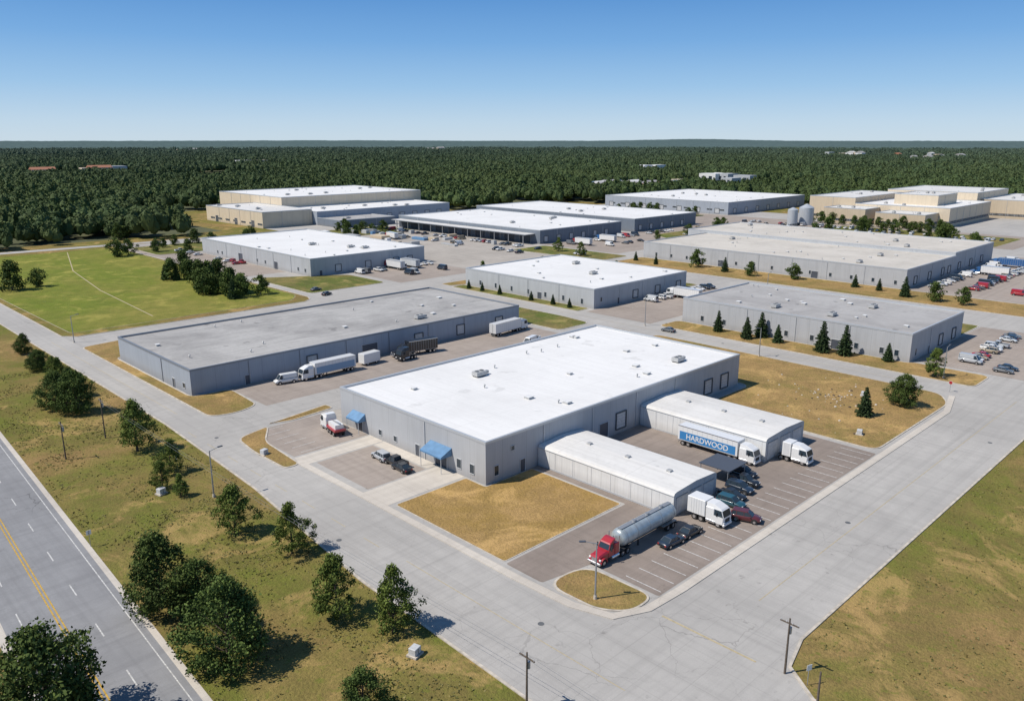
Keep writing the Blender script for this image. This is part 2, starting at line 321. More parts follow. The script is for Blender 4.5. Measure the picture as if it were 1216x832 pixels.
# ------------------------------------------------------------ buildings
def empty(name,loc=(0,0,0),rz=0):
    o=bpy.data.objects.new(name,None);scn.collection.objects.link(o);o.location=loc;o.rotation_euler=(0,0,rz);o.empty_display_size=.5;return o
def fbox(b,bd,face,p,w,z0,z1,d0,d1,m):
    x0,x1,y0,y1=bd
    if face=='W': b.box(x0-d1,x0-d0,p-w/2,p+w/2,z0,z1,m)
    elif face=='S': b.box(p-w/2,p+w/2,y0-d1,y0-d0,z0,z1,m)
def warehouse(name,x0,x1,y0,y1,h,wall,roof,cop='coping',win=(),doors=(),docks=(),vents=8,awn=(),seed=1,units=2,parent=None):
    rr=random.Random(seed);E=parent or empty(name,((x0+x1)/2,(y0+y1)/2,0));off=Vector((-E.location.x,-E.location.y,0))
    def O(b,n): return b.obj(n,E,tuple(off))
    bd=(x0,x1,y0,y1)
    b=MB();b.box(x0,x1,y0,y1,0,h-.45,wall,roof);O(b,'walls_and_roof')
    b=MB();t=.4;e=.06;b.box(x0-e,x1+e,y0-e,y0+t,h-.448,h,M[cop]);b.box(x0-e,x1+e,y1-t,y1+e,h-.448,h,M[cop]);b.box(x0-e,x0+t,y0+t,y1-t,h-.448,h,M[cop]);b.box(x1-t,x1+e,y0+t,y1-t,h-.448,h,M[cop]);O(b,'parapet')
    if win:
        b=MB()
        for f,p,z,w,hh in win:
            fbox(b,bd,f,p,w,z,z+hh,0.0,.03,M['glass'])
            for q,ww in ((p-w/2-.04,.07),(p+w/2+.04,.07)): fbox(b,bd,f,q,ww,z-.09,z+hh+.09,0,.1,M['frame'])
            fbox(b,bd,f,p,w-.02,z-.09,z,0,.13,M['frame']);fbox(b,bd,f,p,w-.02,z+hh,z+hh+.09,0,.1,M['frame'])
            k=int(w/1.0)
            for j in range(1,k): fbox(b,bd,f,p-w/2+w*j/k,.06,z,z+hh,.03,.09,M['frame'])
        O(b,'windows')
    if doors or docks:
        b=MB()
        for f,p,w,hh in doors:
            fbox(b,bd,f,p,w,0,hh,0,.05,M['door_d']);fbox(b,bd,f,p,w+.3,hh,hh+.12,0,.12,M['frame'])
            for q in (p-w/2-.08,p+w/2+.08): fbox(b,bd,f,q,.12,0,hh,0,.12,M['frame'])
        for f,p,w,hh in docks:
            fbox(b,bd,f,p,w,1.1,1.1+hh,0,.05,M['door'])
            for j in range(1,5): fbox(b,bd,f,p,w,1.1+hh*j/5,1.1+hh*j/5+.05,.05,.08,M['steel'])
            for q in (p-w/2-.12,p+w/2+.12): fbox(b,bd,f,q,.22,.9,1.35+hh,0,.25,M['seal'])
            fbox(b,bd,f,p,w,1.1+hh,1.35+hh,0,.25,M['seal']);fbox(b,bd,f,p,w,.8,1.08,0,.2,M['seal'])
        O(b,'doors')
    if awn:
        b=MB()
        for f,p,w,z,d in awn:
            vs=[(x0-.02,p-w/2,z+1.5),(x0-.02,p+w/2,z+1.5),(x0-d,p+w/2,z+.3),(x0-d,p-w/2,z+.3),(x0-d,p+w/2,z),(x0-d,p-w/2,z),(x0-.02,p+w/2,z),(x0-.02,p-w/2,z)]
            b.add(vs,[(0,1,2,3),(3,2,4,5),(0,3,5,7),(1,6,4,2),(5,4,6,7)],M['awning'])
            for q in (p-w/2+.1,p+w/2-.1): b.tube((x0-d+.1,q,0),(x0-d+.1,q,z),.06,.06,M['frame'])
        O(b,'awning')
    b=MB();zr=h-.45
    for i in range(vents):
        vx=rr.uniform(x0+4,x1-4);vy=rr.uniform(y0+4,y1-4);s=rr.uniform(.35,.7)
        if rr.random()<.6: b.box(vx-s,vx+s,vy-s,vy+s,zr,zr+.4,M['hvac']);b.box(vx-s-.08,vx+s+.08,vy-s-.08,vy+s+.08,zr+.4,zr+.5,M['w_white'])
        else: b.tube((vx,vy,zr),(vx,vy,zr+.6),.14,.14,M['hvac']);b.tube((vx,vy,zr+.6),(vx,vy,zr+.8),.28,.1,M['steel'])
    for i in range(units):
        vx=rr.uniform(x0+6,x1-6);vy=rr.uniform(y0+6,y1-6)
        b.box(vx-1.4,vx+1.4,vy-.9,vy+.9,zr+.25,zr+1.15,M['hvac']);b.box(vx-1.2,vx+1.2,vy-.8,vy+.8,zr,zr+.25,M['dark'])
        for q in (-.7,.7): b.tube((vx+q,vy,zr+1.15),(vx+q,vy,zr+1.3),.5,.5,M['steel'],12);b.tube((vx+q,vy,zr+1.3),(vx+q,vy,zr+1.32),.42,.42,M['seal'],12)
        b.box(vx+1.4,vx+2.6,vy-.35,vy+.35,zr+.3,zr+.9,M['steel'])
    if vents or units: O(b,'roof_equipment')
    b=MB()
    for k in range(1,int((x1-x0)/14)): fbox(b,bd,'S',x0+k*14+.5,.14,0.1,h-.5,.01,.15,M[cop])
    for k in range(1,int((y1-y0)/16)): fbox(b,bd,'W',y0+k*16+.7,.14,0.1,h-.5,.01,.15,M[cop])
    if b.v: O(b,'downpipes')
    return E
warehouse('warehouse',87,170.5,95,140,8,M['w1'],M['r_white'],seed=3,vents=18,units=2,
  win=[('W',98.5,1.2,1.1,1.7),('W',102,1.2,1.1,1.7),('W',121,1,.9,1.1),('W',126,1,.9,1.1),('S',89.5,1.2,1.0,1.8),('S',93.5,4.8,.8,.8)],
  doors=[('W',107,3.2,2.8),('W',133,1.6,2.4),('W',114,1.1,2.3),('S',96,1.2,2.4),('S',119,2.6,3.4)],docks=[('S',157,3,3.2),('S',164,3,3.2),('S',124.5,3,3.2)],awn=[('W',107,6,2.9,2.6),('W',133.3,4.4,2.6,1.8)])
warehouse('warehouse',72,180,180,226,6.4,M['w2'],M['r_gray'],'coping_d',seed=5,vents=14,units=1,
  win=[('W',184,1.2,1.2,1.2)],doors=[('W',190,1.2,2.3),('S',86,1.3,2.3),('S',122,5,3.8)],docks=[('S',x,2.8,2.7) for x in (104,139,155,171)])
warehouse('warehouse',216,273.5,178.5,247,7.2,M['w3'],M['r_white'],seed=7,vents=10,units=2,
  win=[('W',y,1.2,1,1.8) for y in range(184,245,9)]+[('S',220,2.2,.9,1.5)],doors=[('W',205,2,2.6),('S',230,1.3,2.3)],docks=[('S',x,2.8,2.7) for x in (240,254,268)])
warehouse('warehouse',181,244,309.5,418,8,M['w3'],M['r_white'],'coping',seed=9,vents=14,units=3,
  win=[('W',y,1.6,1.2,1.5) for y in (314,320,350,358,395,400)],doors=[('W',340,3,3.5),('W',375,4,4),('S',186,1.3,2.3)],docks=[('S',x,2.8,2.9) for x in (195,211,227,235)])
warehouse('warehouse',222,263.5,73.5,145.5,8,M['w1'],M['r_gray2'],seed=11,vents=14,units=3,
  win=[('W',y,1.3,1.1,1.6) for y in (77,81,88,101,109,122,130,138)]+[('S',226,1.4,1.0,1.8)],doors=[('W',94,2.2,2.8),('S',236,1.3,2.3)],docks=[('S',x,2.8,2.9) for x in (245,256)])
E=warehouse('warehouse',335,393,116,245,8,M['w1'],M['r_cream'],seed=13,vents=16,units=3,
  win=[('W',y,1.6,1.1,1.5) for y in range(120,243,9)],doors=[('W',154,3,3),('W',200,3,3)],docks=[('S',x,3,3) for x in (345,361,377,385)])
warehouse('annex',393.1,449,116.5,257,9.2,M['w3'],M['r_cream'],seed=14,vents=16,units=3,parent=E,docks=[('S',x,3,3) for x in (400,416,432)])
E=warehouse('warehouse',335,410,318,452,8,M['w_dark'],M['r_white'],'coping',seed=15,vents=14,units=3,
  docks=[('S',x,3,3) for x in range(340,406,11)],doors=[('W',y,9,4.6) for y in range(330,450,13)])
warehouse('annex',424,495,318,471,8.6,M['w_dark'],M['r_white'],seed=16,vents=14,units=3,parent=E,docks=[('S',x,3,3) for x in range(430,490,12)])
b=MB()
b.box(327,334.9,322,450,5.2,5.7,M['coping_d'],M['r_white2'])
for y in range(324,450,12): b.box(327.3,327.7,y,y+.4,0,5.2,M['steel'])
b.obj('loading_canopy')
E=warehouse('factory',300,430,548.2,650,17,M['w_cream'],M['r_white'],seed=17,vents=20,units=6,win=[('W',y,3,11,2) for y in range(560,645,20)])
warehouse('front_block',262,299.8,506,592,11,M['w_cream'],M['r_white2'],seed=18,vents=6,units=3,parent=E,doors=[('W',y,4,4.5) for y in (520,545,575)],win=[('W',y,2,6.5,1.2) for y in range(510,588,12)])
warehouse('low_block',300.2,421,500,547.9,9.5,M['w2'],M['r_white'],seed=19,vents=10,units=4,parent=E,docks=[('S',x,4,3.5) for x in range(350,418,12)],win=[('S',x,3,5,1.2) for x in range(306,345,9)])
warehouse('side_block',300.3,345,470,499.8,5.5,M['w_dark'],M['r_gray2'],seed=20,vents=4,units=1,parent=E)
warehouse('warehouse',575,705,340,465,10,M['w2'],M['r_white'],seed=21,vents=16,units=4,win=[('W',y,3,5,1.2) for y in range(346,462,11)],docks=[('W',y,4,3.5) for y in range(350,460,18)]+[('S',x,4,3.5) for x in range(585,700,18)])
E=warehouse('office_complex',600,690,185,250,13,M['w_cream'],M['r_white'],seed=22,vents=8,units=5,win=[('W',y,2.2,z,1.6) for y in range(189,248,5) for z in (1.5,5.2,8.8)]+[('S',x,2.2,z,1.6) for x in range(604,688,6) for z in (1.5,5.2,8.8)])
for i,(a,c,d,e,hh,w) in enumerate([(575,599.8,192,225,9.5,'w_tan'),(575,599.8,232,262,11,'w_tan'),(690.2,770,195,262,19,'w_cream'),(600,690,250.2,285,17,'w_tan'),(700,790,160,194.8,14,'w_tan'),(620,660,200,230,20,'w_cream')]):
    warehouse('wing',a,c,d,e,hh,M[w],M['r_white2'],seed=30+i,vents=3,units=2,parent=E,win=[('W',y,2,z,1.5) for y in range(int(d)+3,int(e)-2,5) for z in ((1.5,5) if hh<12 else (1.5,5,8.5,11.5))]+[('S',x,2,z,1.5) for x in range(int(a)+3,int(c)-2,6) for z in ((1.5,5) if hh<12 else (1.5,5,8.5,11.5))])
def shed(x0,x1,y0,y1,h):
    E=empty('loading_shed',((x0+x1)/2,(y0+y1)/2,0));cx,cy=-(x0+x1)/2,-(y0+y1)/2
    b=MB();w=x1-x0;prof=[(x0,0),(x0,h-.5),(x0+.25,h-.15),(x0+.8,h),((x0+x1)/2,h+.3),(x1-.8,h),(x1-.25,h-.15),(x1,h-.5),(x1,0)]
    rg=[[(px,y,pz) for px,pz in prof] for y in (y0,y1)];n=len(prof)
    for i in range(n-1): b.add([rg[0][i],rg[1][i],rg[1][i+1],rg[0][i+1]],[(3,2,1,0)],M['w_white'] if i in(0,7) else M['r_white2'])
    b.add(rg[0],[tuple(range(n))[::-1]],M['w3']);b.add(rg[1],[tuple(range(n))],M['w3']);b.obj('shell',E,(cx,cy,0))
    b=MB()
    for k in range(1,7):
        y=y0+(y1-y0)*k/7;b.box(x0-.04,x0-.004,y-.03,y+.03,.36,h-.63,M['frame'])
    b.box(x0-.06,x0-.003,y0+.2,y1-.2,.05,.35,M['coping']);b.box(x0-.07,x0-.003,y0+.1,y1-.1,h-.62,h-.5,M['coping'])
    for xa in (x0+.8,x0+w*.38,x0+w*.69): b.box(xa,xa+w*.24,y0-.06,y0-.004,.3,h-1.1,M['door']);b.box(xa-.1,xa+w*.24+.1,y0-.12,y0-.004,h-1.1,h-.95,M['steel'])
    b.obj('trim_and_doors',E,(cx,cy,0))
    b=MB()
    for k in range(3):
        y=y0+(y1-y0)*(k+.6)/3.4;b.box((x0+x1)/2-.4,(x0+x1)/2+.4,y-.4,y+.4,h+.2,h+.6,M['hvac'])
    b.obj('ridge_vents',E,(cx,cy,0))
shed(100,112.5,65.3,94.9,4.1);shed(131,146,66.3,94.9,4.6)
# ------------------------------------------------------------ vehicles
def wheel(b,x,y,r,w):
    b.tube((x,y-w/2,r),(x,y+w/2,r),r,r,M['black'],16);b.tube((x,y-w/2-.01,r),(x,y+w/2+.01,r),r*.55,r*.55,M['chrome'],12)
def carmesh(kind,pm):
    b=MB()
    if kind=='sedan': st=[(-2.35,.45,.72,.74),(-2.25,.3,.92,.84),(-1.5,.26,.98,.9),(.7,.26,.97,.91),(1.6,.26,.88,.89),(2.15,.3,.74,.83),(2.32,.42,.6,.74)];cb=(-1.75,1.05);ct=(-1.05,.25);zb,zt=.96,1.43
    elif kind=='suv': st=[(-2.4,.5,.9,.8),(-2.32,.35,1.1,.9),(-1.5,.32,1.14,.95),(.8,.32,1.12,.95),(1.7,.32,1.04,.93),(2.25,.38,.88,.86),(2.4,.5,.7,.78)];cb=(-2.28,1.15);ct=(-2.0,.35);zb,zt=1.12,1.76
    elif kind=='pickup': st=[(-2.85,.5,.95,.86),(-2.8,.42,1.1,.94),(-1.5,.4,1.12,.97),(.9,.4,1.14,.97),(2.0,.4,1.1,.95),(2.6,.42,1.0,.9),(2.75,.5,.75,.82)];cb=(-.75,1.35);ct=(-.6,.6);zb,zt=1.12,1.85
    else: st=[(-2.9,.45,1.2,.9),(-2.85,.4,1.3,.97),(-1.5,.4,1.32,1.0),(1.4,.4,1.3,1.0),(2.2,.4,1.15,.96),(2.7,.42,.95,.9),(2.85,.5,.7,.8)];cb=(-2.87,2.1);ct=(-2.8,1.3);zb,zt=1.3,2.4
    rg=[]
    for x,z0,z1,w in st:
        rg.append([(x,-w*.9,z0),(x,-w,z0+.2),(x,-w,z1-.2),(x,-w*.97,z1-.07),(x,-w*.86,z1),(x,w*.86,z1),(x,w*.97,z1-.07),(x,w,z1-.2),(x,w,z0+.2),(x,w*.9,z0)])
    b.rings(rg,pm,True)
    wm=max(s[3] for s in st);w0=wm*.9;w1=wm*.76
    def ring(z,f): 
        a=cb[0]+(ct[0]-cb[0])*f;c=cb[1]+(ct[1]-cb[1])*f;w=w0+(w1-w0)*f;zz=zb+(zt-zb)*f
        return [(a,-w+.1,zz),(a+.12,-w,zz),(c-.15,-w,zz),(c,-w+.15,zz),(c,w-.15,zz),(c-.15,w,zz),(a+.12,w,zz),(a,w-.1,zz)]
    b.rings([ring(0,-.03),ring(0,.9)],M['glass'],False,False)
    b.rings([ring(0,.9),ring(0,1.0),[(x*.96+.0,y*.9,z+.05) for x,y,z in ring(0,1.0)]],pm)
    xs={'sedan':[-.3],'suv':[-.2,-1.35],'pickup':[.35],'van':[.9,-.6,-1.9]}[kind]
    for xx in xs:
        for sg in (-1,1):
            b.tube((xx,sg*(w0+.005),zb-.02),(xx,sg*(w1+.02),zt-.02),.05,.05,pm,4,False)
    for sg in (-1,1):
        b.tube((cb[1]-.05,sg*(w0-.06),zb-.02),(ct[1]-.03,sg*(w1-.06),zt),.05,.05,pm,4,False);b.tube((cb[0]+.08,sg*(w0-.04),zb-.02),(ct[0]+.06,sg*(w1-.04),zt),.07,.07,pm,4,False)
        b.cbox(cb[1]-.45,cb[1]-.25,sg*(wm+.12)-.09,sg*(wm+.12)+.09,zb-.02,zb+.14,pm,.03)
    if kind=='van':
        for sg in (-1,1): b.add([(-2.6,sg*(w0+.012),1.4),(.8,sg*(w0+.012),1.4),(.8,sg*(w1+.045),2.3),(-2.6,sg*(w1+.045),2.3)],[(0,1,2,3)],pm)
    if kind=='pickup':
        b.box(-2.7,-.9,-.72,.72,1.135,1.14,M['dark']);
        for sg in (-1,1): b.box(-2.75,-.85,sg*.84-.08,sg*.84+.08,1.1,1.28,pm)
        b.box(-2.82,-2.74,-.76,.76,1.05,1.28,pm);b.box(-.86,-.8,-.76,.76,1.05,1.3,pm)
    r=.34 if kind=='sedan' else .38;ax=(1.45,-1.4) if kind in('sedan','suv') else (1.75,-1.75)
    for x in ax:
        for sg in (-1,1):
            b.tube((x,sg*(wm-.3),r+.03),(x,sg*(wm+.004),r+.03),r+.09,r+.09,M['dark'],16);wheel(b,x,sg*(wm-.1),r,.24)
    xf=st[-2][0];zf=st[-2][2]
    for sg in (-1,1):
        b.cbox(xf-.1,xf+.12,sg*.62-.18,sg*.62+.18,zf-.22,zf-.06,M['lamp_w'],.03);xr=st[0][0];b.cbox(xr-.03,xr+.12,sg*.66-.14,sg*.66+.14,st[0][2]-.12,st[0][2]+.08,M['lamp_r'],.02)
    b.box(xf+.05,st[-1][0]+.03,-.4,.4,.48,.62,M['dark']);b.box(st[0][0]-.06,st[0][0]+.05,-.8,.8,.42,.58,M['dark'])
    return b.mesh(kind)
COL={'white':(.72,.72,.71),'black':(.018,.02,.024),'navy':(.02,.035,.06),'teal':(.02,.08,.11),'silver':(.42,.44,.46),'red':(.36,.02,.03),'maroon':(.10,.02,.025),'blue':(.03,.11,.28),'gray':(.14,.15,.16),'tan':(.35,.29,.2),'lgray':(.55,.57,.58)}
CM={}
def car(kind,col,x,y,rz,name=None,z=.04):
    k=(kind,col)
    if k not in CM: CM[k]=carmesh(kind,paint(col,COL[col]))
    nm=name or {'sedan':'parked_car','suv':'parked_suv','pickup':'pickup_truck','van':'delivery_van'}[kind]
    return place(CM[k],nm,None,(x,y,z),math.radians(rz))
def tractor(b,x0,pm,hood=True,sleeper=True):
    L=7.0 if hood else 6.0
    b.box(x0,x0+L-.6,-.45,.45,.75,1.0,M['dark'])
    cx=x0+2.6
    if hood:
        b.cbox(cx,cx+1.0,-1.15,1.15,1.0,3.2 if sleeper else 2.7,pm,.12)
        b.loft([(1.0,(cx+1.0,cx+2.3,-1.05,1.05)),(2.0,(cx+1.0,cx+2.3,-1.05,1.05))],pm,.08)
        b.loft([(2.0,(cx+1.0,cx+2.25,-1.0,1.0)),(2.75,(cx+1.0,cx+1.85,-.92,.92))],M['glass'],.08)
        b.loft([(2.75,(cx+1.0,cx+1.95,-.95,.95)),(2.9,(cx+1.0,cx+1.8,-.9,.9)),(3.3,(cx+.6,cx+1.1,-.85,.85))],pm,.08)
        for sg in (-1,1): b.tube((cx+2.2,sg*.95,2.0),(cx+1.82,sg*.88,2.78),.06,.06,pm,4,False);b.tube((cx+1.15,sg*1.0,2.0),(cx+1.12,sg*.92,2.78),.08,.08,pm,4,False)
        rg=[]
        for x,w,z0,z1 in [(cx+2.25,.95,.9,1.95),(cx+3.3,.85,.85,1.8),(cx+4.0,.78,.8,1.62),(cx+4.2,.7,.8,1.35)]:
            rg.append([(x,-w,z0),(x,-w,z1-.25),(x,-w*.8,z1),(x,w*.8,z1),(x,w,z1-.25),(x,w,z0)])
        b.rings(rg,pm,False);b.box(cx+4.15,cx+4.24,-.5,.5,.85,1.35,M['chrome']);b.cbox(cx+4.1,cx+4.4,-1.15,1.15,.45,.8,M['chrome'],.06)
        fx=cx+3.35
        for sg in (-1,1):
            rg=[[(fx+.62*math.cos(a),sg*.75+q,.5+.68*math.sin(a)) for q in (0,sg*.42)]+[(fx+.72*math.cos(a),sg*.75+q,.5+.78*math.sin(a)) for q in (sg*.42,0)] for a in [math.pi*k/8 for k in range(9)]]
            b.rings(rg,pm);b.cbox(cx+3.95,cx+4.15,sg*.9-.15,sg*.9+.15,1.0,1.25,M['lamp_w'],.03)
    else:
        b.loft([(.7,(cx,cx+3.1,-1.18,1.18)),(1.9,(cx,cx+3.2,-1.2,1.2))],pm,.1);b.loft([(1.9,(cx+1.4,cx+3.17,-1.17,1.17)),(2.9,(cx+1.4,cx+2.8,-1.08,1.08))],M['glass'],.1)
        b.cbox(cx,cx+1.5,-1.19,1.19,1.85,3.0,pm,.08);b.loft([(2.9,(cx,cx+2.85,-1.12,1.12)),(3.1,(cx,cx+2.6,-1.05,1.05)),(3.6,(cx,cx+1.3,-.95,.95))],pm,.1)
        for sg in (-1,1): b.tube((cx+3.12,sg*1.1,1.9),(cx+2.75,sg*1.03,2.92),.07,.07,pm,4,False);b.cbox(cx+3.1,cx+3.26,sg*.85-.2,sg*.85+.2,.9,1.15,M['lamp_w'],.03)
        b.box(cx+3.15,cx+3.23,-.6,.6,1.0,1.6,M['dark']);b.cbox(cx+3.0,cx+3.35,-1.15,1.15,.45,.85,pm,.06);fx=cx+2.2
    for sg in (-1,1):
        b.tube((cx-.15,sg*.95,1.0),(cx-.15,sg*.95,3.5 if hood else 2.2),.08,.08,M['chrome']);b.tube((cx+.1,sg*.95,.72),(cx+1.7,sg*.95,.72),.32,.32,M['chrome'],12)
        b.box(cx+1.95,cx+2.05,sg*1.28-.09,sg*1.28+.09,1.9,2.5,M['dark'])
        wheel(b,fx,sg*.98,.5,.3)
        for ax in (x0+.6,x0+1.8): wheel(b,ax,sg*.92,.5,.5)
        b.box(x0,x0+2.4,sg*.92-.26,sg*.92+.26,1.06,1.1,M['dark'])
def trailer(b,x0,L,m,h=2.85,stripe=None):
    z=1.15;b.box(x0,x0+L,-1.28,1.28,z,z+h,m)
    b.box(x0-.02,x0+L+.02,-1.31,1.31,z-.12,z-.002,M['steel'])
    for sg in (-1,1):
        b.box(x0,x0+L,sg*1.295-.012,sg*1.295+.012,z+h-.12,z+h+.03,M['chrome'])
        for k in range(1,12): b.box(x0+L*k/12-.02,x0+L*k/12+.02,sg*1.29-.008,sg*1.29+.008,z+.02,z+h-.13,M['frame'])
        if stripe: b.box(x0+.4,x0+L-.4,sg*1.303-.008,sg*1.303+.008,z+.1,z+h*.62,stripe)
        for ax in (x0+1.1,x0+2.35): wheel(b,ax,sg*.98,.5,.5)
        b.box(x0+L-3.6,x0+L-3.4,sg*.8-.1,sg*.8+.1,.1,z-.1,M['dark'])
    b.box(x0-.05,x0,-.03,.03,z+.05,z+h-.05,M['dark']);b.box(x0-.1,x0-.02,-1.1,1.1,.5,.62,M['steel'])
    for q in (-.9,-.35,.35,.9): b.tube((x0-.04,q,z+.1),(x0-.04,q,z+h-.1),.025,.025,M['steel'],6)
def semi(x,y,rz,cab,trail='white',L=13,hood=True,stripe=None,text=None,name='semi_truck'):
    E=empty(name,(x,y,.04),math.radians(rz))
    b=MB();trailer(b,-L/2-2,L,paint(trail,COL[trail]),2.85,stripe);b.obj('trailer',E)
    b=MB();tractor(b,L/2-2-2.3,paint(cab,COL[cab]),hood);b.obj('tractor',E)
    if text:
        cu=bpy.data.curves.new('lettering','FONT');cu.body=text;cu.size=1.5;cu.align_x='CENTER';cu.offset=.02;cu.materials.append(paint('white',COL['white']))
        o=bpy.data.objects.new('lettering',cu);scn.collection.objects.link(o);o.parent=E;o.location=(-2,-1.33,1.6);o.rotation_euler=(math.pi/2,0,0)
    return E
blue=paint('fleet_blue',(.03,.20,.46))
E=empty('tanker_truck',(88.5,64.3,.04),math.pi)
b=MB();tn=plain('tank_metal',(.46,.52,.54),.35,.35,.25,1.)
rg=[];x0,x1=-9.3,4.2
for x,k in [(x0,.3),(x0+.12,.7),(x0+.4,.93),(x0+.8,1),(x1-.8,1),(x1-.4,.93),(x1-.12,.7),(x1,.3)]:
    rg.append([(x,1.38*k*math.cos(a),2.45+1.32*k*math.sin(a)) for a in [2*math.pi*j/28 for j in range(28)]])
b.rings(rg,tn,True)
for x in (-8.3,-5.2,-2.2,.8,3.2):
    b.rings([[(x+q,1.41*math.cos(a),2.45+1.35*math.sin(a)) for a in [2*math.pi*j/28 for j in range(28)]] for q in (-.04,.04)],M['steel'])
b.obj('tank',E)
b=MB();b.box(-8.8,3.6,-.35,.35,3.79,3.85,M['steel'])
for x in (-6.5,-3,.2): b.tube((x,0,3.85),(x,0,4.05),.35,.3,M['steel'],12)
b.box(-9.0,3.8,-.5,.5,.95,1.2,M['dark'])
for sg in (-1,1):
    b.box(-9.2,-5.7,sg*.95-.3,sg*.95+.3,1.1,1.14,M['steel'])
    for ax in (-8.4,-7.1): wheel(b,ax,sg*.95,.5,.5)
    b.box(-.2,0,sg*.7-.1,sg*.7+.1,.1,1.0,M['dark']);b.tube((-9.35,sg*.25,.8),(-9.35,sg*.25,3.6),.03,.03,M['steel'],6)
b.box(-9.5,-9.3,-1.2,1.2,.5,.7,M['dark']);b.obj('chassis',E)
b=MB();tractor(b,2.3,paint('red',COL['red']),True,False);b.obj('tractor',E)
semi(128.6,74.5,-90,'white','white',13,False,blue,'HARDWOOD','semi_truck')
def cabtruck(x,y,rz,col,boxl=0,name='box_truck',hood=False):
    E=empty(name,(x,y,.04),math.radians(rz));b=MB();tractor(b,-3,paint(col,COL[col]),hood);b.obj('cab',E)
    if boxl:
        b=MB();b.cbox(-3-boxl+2.3,-.5,-1.25,1.25,1.05,3.7,paint('white',COL['white']),.05)
        for sg in (-1,1): 
            for k in range(1,6): b.box(-.7-boxl*.9*k/6,-.66-boxl*.9*k/6,sg*1.26-.01,sg*1.26+.01,1.2,3.6,M['frame'])
        b.obj('box_body',E)
    return E
cabtruck(103,60.2,-90,'white',3);cabtruck(135.5,62.5,-90,'white',1.5)
car('pickup','black',119.5,64,-90);car('suv','black',122.8,66,-90);car('suv','teal',110.2,61,-86);car('sedan','black',113.2,62.5,-90);car('suv','maroon',107.2,56.6,-70);car('sedan','navy',92.5,60.3,-5);car('sedan','black',97,60.1,-2);car('suv','navy',116.4,63,-90)
b=MB();b.box(116,122,65,71,2.9,3.05,M['door_d'])
for xx in (116.2,121.8):
    for yy in (65.3,70.7): b.tube((xx,yy,.04),(xx,yy,2.9),.08,.08,M['steel'])
b.obj('carport_canopy')
E=empty('tow_truck',(83,138,.04),math.radians(80));b=MB();tractor(b,-3.2,paint('white',COL['white']),False,False);b.obj('cab',E)
b=MB();b.cbox(-5.2,-.7,-1.2,1.2,1.02,1.5,paint('red',COL['red']),.05);b.box(-4.8,-1.2,-.9,.9,1.5,2.4,paint('white',COL['white']));b.tube((-1.5,0,2.4),(-5.6,0,2.9),.15,.1,M['steel'])
for sg in (-1,1): wheel(b,-4.2,sg*.95,.5,.4)
b.obj('service_body',E)
car('suv','silver',81,117.5,85);car('pickup','black',81.3,113.3,92);car('sedan','black',80.6,110.6,88);car('sedan','white',122.5,142.8,180)
semi(104,173.2,180,'white','white',12,False,paint('pale_blue',(.16,.30,.46)),None);car('van','white',93,174.2,170)
semi(170,174,5,'white','white',12,False);semi(133,174,170,'black','black',9,True);cabtruck(127.5,171.0,185,'black',0)
b=MB();b.cbox(-2.8,2.8,-1.2,1.2,.6,3.2,paint('white',COL['white']),.05)
for sg in(-1,1):
    for ax in(-1.5,1.5): wheel(b,ax,sg*1.0,.45,.3)
b.box(2.8,4.2,-.08,.08,.6,.72,M['dark']);b.obj('box_trailer',None,(118,174.5,.04),.1)
car('pickup','white',167,160.5,200);car('van','white',163,158.5,195)
rr=random.Random(5);cols=['white','white','silver','black','gray','navy','red','lgray','white','tan']
def row(x0,x1,y,n,rz,p=.75,axis='x'):
    for i in range(n):
        if rr.random()<p:
            t=(i+.5)/n;q=x0+(x1-x0)*t+rr.uniform(-.3,.3);k=rr.choice(['sedan','suv','sedan','pickup','van']);x,y_=(q,y+rr.uniform(-.4,.4)) if axis=='x' else (y+rr.uniform(-.4,.4),q)
            car(k,rr.choice(cols),x,y_,rz+rr.choice([0,180])+rr.uniform(-3,3))
row(240,283,173,13,90,.75);row(229,275,62,15,90,.9);row(228,275,53,14,90,.5);row(345,460,109,30,90,.85);row(350,470,96,30,90,.8);row(350,470,80,28,90,.75)
row(196,243,302,14,90,.7);row(205,243,285,12,90,.4);row(270,460,318,54,0,.45,'y');row(290,440,300,40,0,.35,'y');row(340,470,175,12,0,.5,'y')
row(340,490,305,32,90,.5);row(345,490,285,30,90,.4);row(130,300,540,40,0,.7,'y');row(130,300,528,40,0,.6,'y');row(320,460,512,30,0,.4,'y')
car('sedan','gray',206,140,92);car('suv','white',300,210,90)
for x,y,rz,c in [(221,304,90,'white'),(229,303,90,'lgray'),(290,400,80,'white'),(350,300,90,'white'),(372,300,90,'white'),(398,103,90,'white'),(430,105,90,'blue'),(256,168,90,'white')]:
    semi(x,y,rz,rr.choice(['white','red','blue']),c,11,rr.random()<.5)
car('pickup','red',178,368,90);car('suv','red',177,376,90);car('sedan','gray',165,279,10);car('sedan','black',163,268,20)
b=MB()
for i in range(26):
    x=rr.uniform(255,318);y=rr.uniform(330,460);w=rr.choice([2.4,6,3]);l=rr.choice([2.4,6,12])
    b.cbox(x,x+w,y,y+l,.04,rr.uniform(1,2.7),rr.choice([M['door'],M['w_white'],M['steel'],M['w_tan'],M['awning'],M['hvac']]),.04)
b.obj('stacked_containers')
b=MB()
